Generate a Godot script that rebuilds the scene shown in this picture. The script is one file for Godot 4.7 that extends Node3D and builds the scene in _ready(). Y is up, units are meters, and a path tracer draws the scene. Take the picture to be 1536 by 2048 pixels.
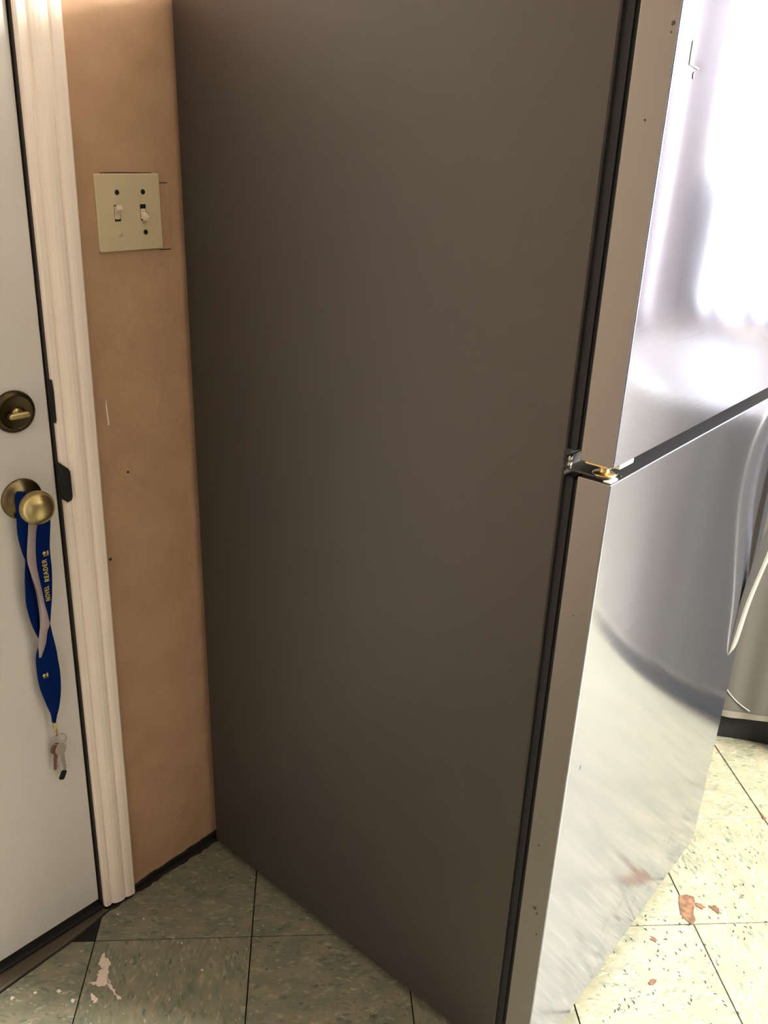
extends Node3D

# ------------------------------------------------------------------ helpers
const TILE := 0.3048
const TH := 0.7554
var rng := RandomNumberGenerator.new()
var taken := {}
var M := {}

func numbered(called: String) -> String:
	if not taken.has(called):
		taken[called] = 0
		return called
	taken[called] += 1
	return "%s_%03d" % [called, taken[called]]

func begin() -> SurfaceTool:
	var st := SurfaceTool.new()
	st.begin(Mesh.PRIMITIVE_TRIANGLES)
	return st

func obj(called: String, st: SurfaceTool, m: Material, parent: Node = self) -> MeshInstance3D:
	st.generate_normals()
	return put(called, st.commit(), m, parent)

func put(called: String, mesh: Mesh, m: Material, parent: Node = self) -> MeshInstance3D:
	var o := MeshInstance3D.new()
	o.mesh = mesh
	o.material_override = m
	o.name = numbered(called) if parent == self else called
	parent.add_child(o, true)
	return o

func thing(called: String, label: String, category: String, at := Vector3.ZERO) -> Node3D:
	var o := Node3D.new()
	o.name = numbered(called)
	add_child(o)
	o.position = at
	o.set_meta("label", label)
	o.set_meta("category", category)
	return o

func struct_tag(o: Node, label: String, category: String) -> void:
	o.set_meta("kind", "structure")
	o.set_meta("label", label)
	o.set_meta("category", category)

# triangle given counter-clockwise as seen from outside
func tri(st: SurfaceTool, a: Vector3, b: Vector3, c: Vector3, flip := false, ua := Vector2.ZERO, ub := Vector2.ZERO, uc := Vector2.ZERO) -> void:
	if flip:
		st.set_uv(ua); st.add_vertex(a)
		st.set_uv(ub); st.add_vertex(b)
		st.set_uv(uc); st.add_vertex(c)
	else:
		st.set_uv(ua); st.add_vertex(a)
		st.set_uv(uc); st.add_vertex(c)
		st.set_uv(ub); st.add_vertex(b)

func inset(p: PackedVector2Array, d: float) -> PackedVector2Array:
	var r := PackedVector2Array()
	var n := p.size()
	for i in n:
		var e1: Vector2 = (p[i] - p[(i + n - 1) % n]).normalized()
		var e2: Vector2 = (p[(i + 1) % n] - p[i]).normalized()
		var n1 := Vector2(-e1.y, e1.x)
		var n2 := Vector2(-e2.y, e2.x)
		r.append(p[i] + (n1 + n2) / maxf(0.35, 1.0 + n1.dot(n2)) * d)
	return r

func area2(p: PackedVector2Array) -> float:
	var s := 0.0
	for i in p.size():
		s += p[i].cross(p[(i + 1) % p.size()])
	return s * 0.5

# polygon in (U, V) pushed along W from h0 to h1 with chamfered ends
func prism(st: SurfaceTool, poly_in: PackedVector2Array, o: Vector3, U: Vector3, V: Vector3, W: Vector3, h0: float, h1: float, b0 := 0.0, b1 := 0.0, smooth := false, uvs := 1.0) -> void:
	var poly := poly_in
	if area2(poly) < 0.0:
		poly = poly_in.duplicate()
		poly.reverse()
	var flip := U.cross(V).dot(W) < 0.0
	var rings := []
	var hs := []
	if b0 > 0.0:
		rings.append(inset(poly, b0)); hs.append(h0)
		rings.append(poly); hs.append(h0 + b0)
	else:
		rings.append(poly); hs.append(h0)
	if b1 > 0.0:
		rings.append(poly); hs.append(h1 - b1)
		rings.append(inset(poly, b1)); hs.append(h1)
	else:
		rings.append(poly); hs.append(h1)
	var n := poly.size()
	for k in rings.size() - 1:
		st.set_smooth_group(k + 1 if smooth else -1)
		var ra: PackedVector2Array = rings[k]
		var rb: PackedVector2Array = rings[k + 1]
		for i in n:
			var j := (i + 1) % n
			var a: Vector3 = o + U * ra[i].x + V * ra[i].y + W * hs[k]
			var b: Vector3 = o + U * ra[j].x + V * ra[j].y + W * hs[k]
			var c: Vector3 = o + U * rb[j].x + V * rb[j].y + W * hs[k + 1]
			var d: Vector3 = o + U * rb[i].x + V * rb[i].y + W * hs[k + 1]
			tri(st, a, b, c, flip, ra[i] * uvs, ra[j] * uvs, rb[j] * uvs)
			tri(st, a, c, d, flip, ra[i] * uvs, rb[j] * uvs, rb[i] * uvs)
	st.set_smooth_group(-1)
	for e in 2:
		var r: PackedVector2Array = rings[0] if e == 0 else rings[-1]
		var h: float = hs[0] if e == 0 else hs[-1]
		var t := Geometry2D.triangulate_polygon(r)
		for q in range(0, t.size(), 3):
			var ia := t[q]
			var ib := t[q + 1]
			var ic := t[q + 2]
			if (r[ib] - r[ia]).cross(r[ic] - r[ia]) < 0.0:
				var s := ib
				ib = ic
				ic = s
			var a: Vector3 = o + U * r[ia].x + V * r[ia].y + W * h
			var b: Vector3 = o + U * r[ib].x + V * r[ib].y + W * h
			var c: Vector3 = o + U * r[ic].x + V * r[ic].y + W * h
			tri(st, a, b, c, flip != (e == 0), r[ia] * uvs, r[ib] * uvs, r[ic] * uvs)

func rr(x0: float, y0: float, x1: float, y1: float, r := 0.0, seg := 3) -> PackedVector2Array:
	var p := PackedVector2Array()
	if r <= 0.0:
		p.append_array([Vector2(x0, y0), Vector2(x1, y0), Vector2(x1, y1), Vector2(x0, y1)])
		return p
	var cs := [Vector2(x1 - r, y0 + r), Vector2(x1 - r, y1 - r), Vector2(x0 + r, y1 - r), Vector2(x0 + r, y0 + r)]
	for k in 4:
		for i in seg + 1:
			p.append(cs[k] + Vector2.from_angle(-PI / 2 + k * PI / 2 + i * PI / 2 / seg) * r)
	return p

# box from corner a to corner b, corners rounded by r in plan (xz), chamfered top and bottom
func bx(st: SurfaceTool, a: Vector3, b: Vector3, bev := 0.0, r := 0.0) -> void:
	prism(st, rr(a.x, a.z, b.x, b.z, r), Vector3.ZERO, Vector3.RIGHT, Vector3.BACK, Vector3.UP, a.y, b.y, bev, bev)

# box whose rounded outline lies in xy and is pushed along z
func bz(st: SurfaceTool, a: Vector3, b: Vector3, bev := 0.0, r := 0.0) -> void:
	prism(st, rr(a.x, a.y, b.x, b.y, r), Vector3.ZERO, Vector3.RIGHT, Vector3.UP, Vector3.BACK, a.z, b.z, bev, bev)

func lathe(st: SurfaceTool, prof: Array, o: Vector3, W: Vector3, segs := 40, sy := 1.0) -> void:
	var U := W.cross(Vector3.UP)
	if U.length() < 0.1:
		U = W.cross(Vector3.RIGHT)
	U = U.normalized()
	var V := W.cross(U)
	st.set_smooth_group(0)
	for k in prof.size() - 1:
		var p: Vector2 = prof[k]
		var q: Vector2 = prof[k + 1]
		for i in segs:
			var t0 := TAU * i / segs
			var t1 := TAU * (i + 1) / segs
			var d0 := U * cos(t0) + V * sin(t0) * sy
			var d1 := U * cos(t1) + V * sin(t1) * sy
			var a := o + d0 * p.x + W * p.y
			var b := o + d1 * p.x + W * p.y
			var c := o + d1 * q.x + W * q.y
			var d := o + d0 * q.x + W * q.y
			if p.x > 0.0:
				tri(st, a, b, c)
			if q.x > 0.0:
				tri(st, a, c, d)

func tube(st: SurfaceTool, pts: Array, radius: float, segs := 10, closed := false) -> void:
	st.set_smooth_group(0)
	var n := pts.size()
	var rings := []
	var up := Vector3(0.123, 0.98, 0.31).normalized()
	for i in n:
		var p: Vector3 = pts[i]
		var a: Vector3 = pts[(i + n - 1) % n] if (closed or i > 0) else p
		var b: Vector3 = pts[(i + 1) % n] if (closed or i < n - 1) else p
		var t := (b - a).normalized()
		var u := (up - t * up.dot(t)).normalized()
		up = u
		var v := t.cross(u)
		var ring := []
		for k in segs:
			ring.append(p + (u * cos(TAU * k / segs) + v * sin(TAU * k / segs)) * radius)
		rings.append(ring)
	for i in (n if closed else n - 1):
		var ra: Array = rings[i]
		var rb: Array = rings[(i + 1) % n]
		for k in segs:
			var j := (k + 1) % segs
			tri(st, ra[k], ra[j], rb[j])
			tri(st, ra[k], rb[j], rb[k])
	if not closed:
		for e in 2:
			var r: Array = rings[0] if e == 0 else rings[-1]
			for k in range(1, segs - 1):
				tri(st, r[0], r[k], r[k + 1], e == 0)

# cloth strip between two edges given as [left, right, left, right ...] in xy with depths
func ribbon(st: SurfaceTool, e: Array, z: float, dz: Array, thick := 0.0012) -> void:
	var n := e.size() / 2
	var ls := []
	var rs := []
	for i in n:
		ls.append(Vector3(e[2 * i].x, e[2 * i].y, z + dz[2 * i]))
		rs.append(Vector3(e[2 * i + 1].x, e[2 * i + 1].y, z + dz[2 * i + 1]))
	# refine with Catmull-Rom and a shallow sag across the width
	var L := []
	var R := []
	for i in n - 1:
		for k in 5:
			var t := k / 5.0
			L.append(ls[i].cubic_interpolate(ls[i + 1], ls[maxi(i - 1, 0)], ls[mini(i + 2, n - 1)], t))
			R.append(rs[i].cubic_interpolate(rs[i + 1], rs[maxi(i - 1, 0)], rs[mini(i + 2, n - 1)], t))
	L.append(ls[-1])
	R.append(rs[-1])
	var W := 5
	var front := []
	var rear := []
	for i in L.size():
		var a := []
		var b := []
		for k in W + 1:
			var s := float(k) / W
			var p: Vector3 = L[i].lerp(R[i], s) + Vector3(0, 0, 0.0016 * sin(PI * s))
			a.append(p)
			b.append(p - Vector3(0, 0, thick))
		front.append(a)
		rear.append(b)
	st.set_smooth_group(1)
	for i in L.size() - 1:
		for k in W:
			# the strip runs downwards, so the front is counter-clockwise this way
			tri(st, front[i][k], front[i + 1][k], front[i + 1][k + 1])
			tri(st, front[i][k], front[i + 1][k + 1], front[i][k + 1])
	st.set_smooth_group(2)
	for i in L.size() - 1:
		for k in W:
			tri(st, rear[i][k], rear[i + 1][k + 1], rear[i + 1][k])
			tri(st, rear[i][k], rear[i][k + 1], rear[i + 1][k + 1])
	st.set_smooth_group(-1)
	for i in L.size() - 1:
		tri(st, front[i][0], rear[i][0], rear[i + 1][0]); tri(st, front[i][0], rear[i + 1][0], front[i + 1][0])
		tri(st, front[i][W], rear[i + 1][W], rear[i][W]); tri(st, front[i][W], front[i + 1][W], rear[i + 1][W])

func noise(freq: float, sd: int, oct := 3) -> FastNoiseLite:
	var n := FastNoiseLite.new()
	n.noise_type = FastNoiseLite.TYPE_SIMPLEX_SMOOTH
	n.frequency = freq
	n.seed = sd
	n.fractal_octaves = oct
	return n

func ntex(freq: float, sd: int, lo: Color, hi: Color, size := 256, oct := 4) -> NoiseTexture2D:
	var t := NoiseTexture2D.new()
	t.width = size
	t.height = size
	t.seamless = true
	t.noise = noise(freq, sd, oct)
	var g := Gradient.new()
	g.set_color(0, lo)
	g.set_color(1, hi)
	t.color_ramp = g
	return t

func nnorm(freq: float, sd: int, strength: float, size := 256, oct := 3) -> NoiseTexture2D:
	var t := NoiseTexture2D.new()
	t.width = size
	t.height = size
	t.seamless = true
	t.as_normal_map = true
	t.bump_strength = strength
	t.noise = noise(freq, sd, oct)
	return t

func mat(c: Color, rough := 0.6, metal := 0.0) -> StandardMaterial3D:
	var m := StandardMaterial3D.new()
	m.albedo_color = c
	m.roughness = rough
	m.metallic = metal
	return m

func blot(im: Image, cx: float, cy: float, rx: float, ry: float, ang: float, c: Color, strength: float, soft := 1.0, nz: FastNoiseLite = null, rag := 0.0) -> void:
	var w := im.get_width()
	var h := im.get_height()
	var m := maxf(rx, ry) * (1.0 + rag) + 1.0
	var ca := cos(ang)
	var sa := sin(ang)
	for y in range(int(cy - m), int(cy + m) + 1):
		for x in range(int(cx - m), int(cx + m) + 1):
			var dx := x - cx
			var dy := y - cy
			var q := Vector2((dx * ca + dy * sa) / rx, (-dx * sa + dy * ca) / ry).length()
			if nz:
				q += rag * nz.get_noise_2d(x, y)
			if q < 1.0:
				var k := strength * (clampf((1.0 - q) / soft, 0.0, 1.0))
				var px := posmod(x, w)
				var py := posmod(y, h)
				im.set_pixel(px, py, im.get_pixel(px, py).lerp(c, k))

# sheet vinyl composition tile: mottled base with directional flecks
func tile_image(sd: int, size := 512) -> ImageTexture:
	rng.seed = sd
	var im := Image.create(size, size, false, Image.FORMAT_RGB8)
	var n1 := noise(0.012, sd, 4)
	var n2 := noise(0.06, sd + 7, 3)
	var a := Color(0.500, 0.476, 0.398)
	var b := Color(0.412, 0.415, 0.348)
	for y in size:
		for x in size:
			var t := clampf(0.5 + 0.9 * n1.get_noise_2d(x * 0.6, y) + 0.45 * n2.get_noise_2d(x * 0.5, y), 0.0, 1.0)
			im.set_pixel(x, y, a.lerp(b, t))
	var nz := noise(0.09, sd + 3, 2)
	var kinds := [[Color(0.579, 0.561, 0.473), 230, 3.0, 11.0], [Color(0.325, 0.36, 0.315), 170, 3.0, 12.0], [Color(0.233, 0.287, 0.26), 60, 2.5, 9.0], [Color(0.473, 0.402, 0.295), 90, 2.0, 8.0], [Color(0.72, 0.69, 0.61), 90, 1.5, 5.0], [Color(0.35, 0.50, 0.52), 8, 2.0, 6.0]]
	for k in kinds:
		for i in k[1]:
			var r: float = rng.randf_range(k[2], k[3])
			blot(im, rng.randf() * size, rng.randf() * size, r * rng.randf_range(1.1, 2.2), r * rng.randf_range(0.35, 0.8), rng.randf_range(-0.5, 0.5), k[0], rng.randf_range(0.35, 0.85), 0.5, nz, 0.5)
	for i in 46:   # small pits and dirt
		blot(im, rng.randf() * size, rng.randf() * size, rng.randf_range(1.2, 3.2), rng.randf_range(1.0, 2.2), rng.randf() * 3.0, Color(0.30, 0.24, 0.18), 0.85, 0.4)
	return ImageTexture.create_from_image(im)

func materials() -> void:
	M.tile = []
	for k in 4:
		var m := mat(Color.WHITE, 0.5)
		m.albedo_texture = tile_image(40 + k)
		m.normal_enabled = true
		m.normal_texture = nnorm(0.03, 60 + k, 1.2, 256)
		m.normal_scale = 0.25
		M.tile.append(m)
	M.subfloor = mat(Color(0.07, 0.05, 0.04), 0.9)
	M.wall = mat(Color.WHITE, 0.75)
	M.wall.albedo_texture = ntex(0.01, 5, Color(0.685, 0.545, 0.425), Color(0.735, 0.595, 0.47), 512)
	M.wall.uv1_triplanar = true
	M.wall.uv1_world_triplanar = true
	M.wall.uv1_scale = Vector3(1.6, 1.6, 1.6)
	M.wall.normal_enabled = true
	M.wall.normal_texture = nnorm(0.035, 9, 2.0, 512)
	M.wall.normal_scale = 0.35
	M.farwall = mat(Color(0.50, 0.49, 0.485), 0.8)
	M.ceiling = mat(Color(0.74, 0.72, 0.70), 0.9)
	M.paint = mat(Color.WHITE, 0.45)          # white woodwork
	M.paint.albedo_texture = ntex(0.02, 15, Color(0.92, 0.86, 0.80), Color(0.96, 0.90, 0.84), 256)
	M.paint.uv1_triplanar = true
	M.paint.uv1_world_triplanar = true
	M.paint.uv1_scale = Vector3(3, 0.7, 3)
	M.doorpaint = mat(Color.WHITE, 0.42)
	M.doorpaint.albedo_texture = ntex(0.008, 25, Color(0.805, 0.785, 0.76), Color(0.845, 0.82, 0.79), 256)
	M.doorpaint.uv1_triplanar = true
	M.doorpaint.uv1_world_triplanar = true
	M.black = mat(Color(0.05, 0.045, 0.04), 0.75)
	M.grime = mat(Color(0.13, 0.085, 0.07), 0.85)
	M.wood = mat(Color(0.30, 0.255, 0.20), 0.7)
	M.plate = mat(Color(0.80, 0.735, 0.60), 0.4)
	M.toggle = mat(Color(0.86, 0.79, 0.70), 0.35)
	M.hole = mat(Color(0.05, 0.045, 0.04), 0.6)
	M.brass = mat(Color(0.68, 0.61, 0.43), 0.3, 0.95)
	M.brass.normal_enabled = true
	M.brass.normal_texture = nnorm(0.02, 33, 1.0, 128)
	M.brass.normal_scale = 0.15
	M.brass.uv1_triplanar = true
	M.brass.uv1_scale = Vector3(20, 20, 20)
	M.oldbrass = mat(Color(0.29, 0.25, 0.175), 0.34, 1.0)
	M.rose = mat(Color(0.46, 0.40, 0.29), 0.27, 1.0)
	M.goldbrass = mat(Color(0.80, 0.71, 0.52), 0.3, 1.0)
	M.side = mat(Color(0.252, 0.229, 0.213), 0.48, 0.25)
	M.side.normal_enabled = true
	M.side.normal_texture = nnorm(0.22, 71, 1.0, 256, 2)
	M.side.normal_scale = 0.12
	M.side.uv1_triplanar = true
	M.side.uv1_scale = Vector3(6, 6, 6)
	M.gasket = mat(Color(0.045, 0.038, 0.036), 0.7)
	M.liner = mat(Color(0.30, 0.27, 0.26), 0.5)
	M.cap = mat(Color(0.17, 0.17, 0.18), 0.45)
	M.bracket = mat(Color(0.28, 0.27, 0.26), 0.4, 0.8)
	M.whiteplastic = mat(Color(0.86, 0.85, 0.80), 0.4)
	M.screw = mat(Color(0.75, 0.73, 0.70), 0.3, 1.0)
	M.handle = mat(Color(0.54, 0.525, 0.50), 0.36, 0.6)
	M.steel_upper = steel(1)
	M.steel_lower = steel(2)
	M.flange = mat(Color(0.51, 0.49, 0.47), 0.38, 0.72)
	M.blue = mat(Color(0.0, 0.105, 0.335), 0.8)
	M.blue.metallic_specular = 0.2
	M.pale = mat(Color(0.66, 0.60, 0.60), 0.7)
	M.gold = mat(Color(0.74, 0.66, 0.36), 0.5)
	M.key = mat(Color(0.72, 0.66, 0.62), 0.32, 0.9)
	M.keypink = mat(Color(0.48, 0.33, 0.29), 0.45, 0.3)
	M.vinyl = mat(Color(0.33, 0.312, 0.292), 0.34)
	M.vinyl.normal_enabled = true
	M.vinyl.normal_texture = nnorm(0.012, 83, 4.0, 256)
	M.vinyl.normal_scale = 0.3
	M.vinyl.uv1_triplanar = true
	M.vinyl.uv1_scale = Vector3(2.0, 1.2, 2.0)
	M.vinylhem = mat(Color(0.46, 0.435, 0.40), 0.32)
	M.worktop = mat(Color(0.44, 0.43, 0.425), 0.4)
	M.curtain = mat(Color(0.67, 0.655, 0.69), 0.8)
	M.curtain.backlight_enabled = true
	M.curtain.backlight = Color(0.5, 0.5, 0.52)
	M.cafe = mat(Color(0.42, 0.415, 0.45), 0.8)
	M.crease = mat(Color(0.66, 0.64, 0.61), 0.25)
	M.glass = mat(Color(1, 1, 1, 0.06), 0.02)
	M.glass.transparency = BaseMaterial3D.TRANSPARENCY_ALPHA
	M.chip = mat(Color.WHITE, 0.8)
	M.chip.albedo_texture = ntex(0.03, 44, Color(0.24, 0.15, 0.085), Color(0.43, 0.30, 0.18), 128)
	M.chip.uv1_triplanar = true
	M.chip.uv1_scale = Vector3(14, 14, 14)
	M.pit = mat(Color(0.13, 0.09, 0.06), 0.85)
	M.speck = mat(Color(0.27, 0.235, 0.20), 0.8)
	M.splat = mat(Color(0.80, 0.73, 0.68), 0.7)
	M.residue = mat(Color(0.33, 0.32, 0.32), 0.8)
	M.lampglass = mat(Color(0.95, 0.92, 0.86), 0.4)
	M.lampglass.emission_enabled = true
	M.lampglass.emission = Color(1.0, 0.86, 0.66)
	M.lampglass.emission_energy_multiplier = 0.05

func steel(sd: int) -> StandardMaterial3D:
	var m := mat(Color.WHITE, 0.112, 0.966)
	var im := Image.create(512, 768, false, Image.FORMAT_RGB8)
	im.fill(Color(0.66, 0.672, 0.725))
	var nz := noise(0.05, sd + 50, 3)
	rng.seed = 900 + sd
	if sd == 2:
		# smears and dirt near the foot of the door; u across the door, v up from its lower edge
		for s in [[0.47, 0.15, 34.0, 6.0, -0.9, 0.168], [0.55, 0.085, 40.0, 8.0, -1.05, 0.204], [0.66, 0.052, 22.0, 8.0, -0.8, 0.18], [0.36, 0.06, 26.0, 6.0, -0.9, 0.15], [0.24, 0.04, 20.0, 5.0, -0.9, 0.12], [0.70, 0.13, 20.0, 5.0, -0.9, 0.108], [0.50, 0.30, 50.0, 14.0, -0.9, 0.06], [0.30, 0.22, 46.0, 12.0, -0.8, 0.048], [0.20, 0.12, 30.0, 8.0, -0.8, 0.072]]:
			blot(im, s[0] * 512, (1.0 - s[1]) * 768, s[2], s[3], s[4], Color(0.40, 0.385, 0.37), s[5], 0.9, nz, 0.5)
		for k in 9:
			blot(im, rng.randf_range(0.2, 0.9) * 512, (1.0 - rng.randf_range(0.02, 0.16)) * 768, rng.randf_range(8, 24), rng.randf_range(3, 7), -0.9, Color(0.42, 0.40, 0.38), 0.22, 0.9, nz, 0.5)
		blot(im, 0.052 * 512, (1.0 - 0.5846) * 768, 2.0, 3.6, 0.2, Color(0.16, 0.15, 0.14), 0.9, 0.5)
	else:
		blot(im, 0.085 * 512, (1.0 - 0.80) * 768, 18, 12, 0.4, Color(0.5, 0.49, 0.49), 0.35, 0.9, nz, 0.4)
	m.albedo_texture = ImageTexture.create_from_image(im)
	# brushing: fine horizontal lines, as a normal map stretched along u
	var b := Image.create(64, 1024, false, Image.FORMAT_RGB8)
	for y in 1024:
		var g := rng.randf_range(-1.0, 1.0)
		for x in 64:
			var t := clampf(0.5 + 0.5 * 0.16 * (g + 0.4 * rng.randf_range(-1.0, 1.0)), 0.0, 1.0)
			b.set_pixel(x, y, Color(0.5, t, 1.0))
	m.normal_enabled = true
	m.normal_texture = ImageTexture.create_from_image(b)
	m.normal_scale = 0.03
	m.anisotropy_enabled = true
	m.anisotropy = -0.92
	return m

# ------------------------------------------------------------------ scene
func _ready() -> void:
	rng.seed = 7
	setup()
	materials()
	shell()
	floor_tiles()
	door()
	fridge()
	counter()
	window_and_curtains()
	switch_plate()
	lanyard()
	lamp()

func setup() -> void:
	var cam := Camera3D.new()
	cam.name = "camera"
	var yaw := 0.8531
	var pitch := -0.3988
	var roll := 0.0543
	var fwd := Vector3(sin(yaw) * cos(pitch), sin(pitch), -cos(yaw) * cos(pitch))
	var right := Vector3(cos(yaw), 0, sin(yaw))
	var up := right.cross(fwd)
	cam.transform = Transform3D(Basis(right * cos(roll) + up * sin(roll), up * cos(roll) - right * sin(roll), -fwd), Vector3(-0.8963, 1.458, 1.2491))
	cam.fov = rad_to_deg(2.0 * atan(1024.0 / 1720.06))
	cam.near = 0.02
	cam.current = true
	add_child(cam)
	var env := Environment.new()
	env.background_mode = Environment.BG_SKY
	var sky := Sky.new()
	var pm := ProceduralSkyMaterial.new()
	pm.sky_top_color = Color(0.55, 0.68, 0.9)
	pm.sky_horizon_color = Color(0.92, 0.94, 0.97)
	pm.ground_bottom_color = Color(0.45, 0.44, 0.42)
	pm.ground_horizon_color = Color(0.75, 0.75, 0.74)
	sky.sky_material = pm
	env.sky = sky
	env.background_energy_multiplier = 9.0
	env.tonemap_mode = Environment.TONE_MAPPER_LINEAR
	env.tonemap_exposure = 1.36
	env.sdfgi_enabled = true
	env.ssao_enabled = true
	env.ssil_enabled = true
	var we := WorldEnvironment.new()
	we.name = "environment"
	we.environment = env
	add_child(we)
	# daylight entering through the kitchen window and the window opposite the refrigerator
	for d in [["window_daylight", Vector3(2.41, 1.535, 1.26), Vector3(0, PI / 2, 0), Vector2(0.66, 1.11), 1.6, Color(0.97, 0.985, 1.0)], ["window_daylight_front", Vector3(1.95, 1.70, 3.41), Vector3(0, 0, 0), Vector2(0.74, 1.12), 98.0, Color(1.0, 0.99, 0.955)]]:
		var day := AreaLight3D.new()
		day.name = d[0]
		day.area_size = d[3]
		day.area_normalize_energy = false
		day.light_energy = d[4]
		day.light_color = d[5]
		day.position = d[1]
		day.rotation = d[2]
		day.shadow_enabled = true
		day.set("area_range", 12.0)
		add_child(day)

func wall_piece(st: SurfaceTool, a: Vector3, b: Vector3) -> void:
	bx(st, a, b)

func shell() -> void:
	var st := begin()
	wall_piece(st, Vector3(-2.3, 0, -0.12), Vector3(-1.105, 2.46, 0))
	wall_piece(st, Vector3(-1.105, 2.06, -0.12), Vector3(-0.2495, 2.46, 0))
	wall_piece(st, Vector3(-0.2495, 0, -0.12), Vector3(2.5, 2.46, 0))
	var wb := obj("wall_back", st, M.wall)
	struct_tag(wb, "tan painted wall strip between the white door casing and the fridge", "wall")
	# faint outline of a painted-over box beside the switch plate
	st = begin()
	bz(st, Vector3(-0.0560, 1.2895, 0.0), Vector3(-0.0345, 1.3900, 0.0012), 0.0004, 0.002)
	obj("painted_patch", st, M.wall, wb)
	st = begin()
	bz(st, Vector3(-0.054, 1.3900, 0.0), Vector3(-0.0375, 1.3914, 0.0006))
	bz(st, Vector3(-0.0560, 1.2878, 0.0), Vector3(-0.0355, 1.2892, 0.0006))
	obj("dark_seam", st, M.grime, wb)
	# nail hole, scrape and scuffs
	st = begin()
	lathe(st, [Vector2(0.0022, 0.0), Vector2(0.002, 0.0006), Vector2(0, 0.0008)], Vector3(-0.1436, 0.9217, 0), Vector3.BACK, 14)
	obj("nail_hole", st, M.grime, wb)
	st = begin()
	prism(st, PackedVector2Array([Vector2(-0.1762, 1.046), Vector2(-0.1748, 1.058), Vector2(-0.1733, 1.030), Vector2(-0.1722, 1.012), Vector2(-0.1745, 1.012)]), Vector3.ZERO, Vector3.RIGHT, Vector3.UP, Vector3.BACK, 0.0, 0.0004)
	obj("paint_scrape", st, M.paint, wb)
	st = begin()
	lathe(st, [Vector2(0.0028, 0.0), Vector2(0.0024, 0.0006), Vector2(0, 0.0008)], Vector3(-0.1900, 0.769, 0), Vector3.BACK, 12)
	obj("dark_speck", st, M.black, wb)
	for o in [["wall_right", 0], ["wall_left", Vector3(-2.3, 0, 0), Vector3(-2.2, 2.46, 3.4)], ["wall_front", 0], ["ceiling", Vector3(-2.3, 2.46, -0.12), Vector3(2.5, 2.56, 3.5)]]:
		st = begin()
		if o[0] == "wall_right":
			wall_piece(st, Vector3(2.4, 0, 0), Vector3(2.5, 0.93, 3.4))
			wall_piece(st, Vector3(2.4, 0.93, 0), Vector3(2.5, 2.14, 0.88))
			wall_piece(st, Vector3(2.4, 0.93, 1.64), Vector3(2.5, 2.14, 3.4))
			wall_piece(st, Vector3(2.4, 2.14, 0), Vector3(2.5, 2.46, 3.4))
		elif o[0] == "wall_front":
			wall_piece(st, Vector3(-2.3, 0, 3.4), Vector3(2.5, 1.06, 3.5))
			wall_piece(st, Vector3(-2.3, 1.06, 3.4), Vector3(1.53, 2.30, 3.5))
			wall_piece(st, Vector3(2.37, 1.06, 3.4), Vector3(2.5, 2.30, 3.5))
			wall_piece(st, Vector3(-2.3, 2.30, 3.4), Vector3(2.5, 2.46, 3.5))
		else:
			wall_piece(st, o[1], o[2])
		var w := obj(o[0], st, M.ceiling if o[0] == "ceiling" else M.farwall)
		var what := {"wall_right": ["pale kitchen wall with the curtained window, beyond the skirted counter", "wall"], "wall_left": ["plain pale wall on the door side of the room", "wall"], "wall_front": ["pale wall with a window, facing the fridge", "wall"], "ceiling": ["flat off-white ceiling over the kitchen", "ceiling"]}
		struct_tag(w, what[o[0]][0], what[o[0]][1])
	# dark ragged strip where a skirting board has been pulled off
	st = begin()
	var n := noise(25.0, 4, 2)
	var top := PackedVector2Array()
	var steps := 60
	for i in steps + 1:
		var x := lerpf(-0.2065, 0.30, float(i) / steps)
		top.append(Vector2(x, 0.0125 + 0.008 * clampf((x + 0.2) / 0.2, 0.0, 1.0) + 0.0035 * n.get_noise_1d(x)))
	top.append(Vector2(0.30, -0.004))
	top.append(Vector2(-0.2065, -0.004))
	prism(st, top, Vector3.ZERO, Vector3.RIGHT, Vector3.UP, Vector3.BACK, -0.001, 0.0045, 0.0, 0.0015)
	var bb := obj("baseboard_back", st, M.black)
	struct_tag(bb, "ragged dark strip along the foot of the tan wall, skirting missing", "baseboard")
	st = begin()
	var ed := PackedVector2Array()
	for i in steps + 1:
		var x := lerpf(-0.262, 0.30, float(i) / steps)
		ed.append(Vector2(x, 0.0135 + 0.0045 * n.get_noise_1d(x * 1.7 + 9.0)))
	ed.append(Vector2(0.30, 0.001))
	ed.append(Vector2(-0.262, 0.001))
	prism(st, ed, Vector3.ZERO, Vector3.RIGHT, Vector3.BACK, Vector3.UP, -0.003, 0.0018, 0.0, 0.0006)
	obj("adhesive_residue", st, M.grime, bb)

func tile_axes() -> Array:
	return [Vector2(cos(TH), sin(TH)), Vector2(-sin(TH), cos(TH))]

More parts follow.
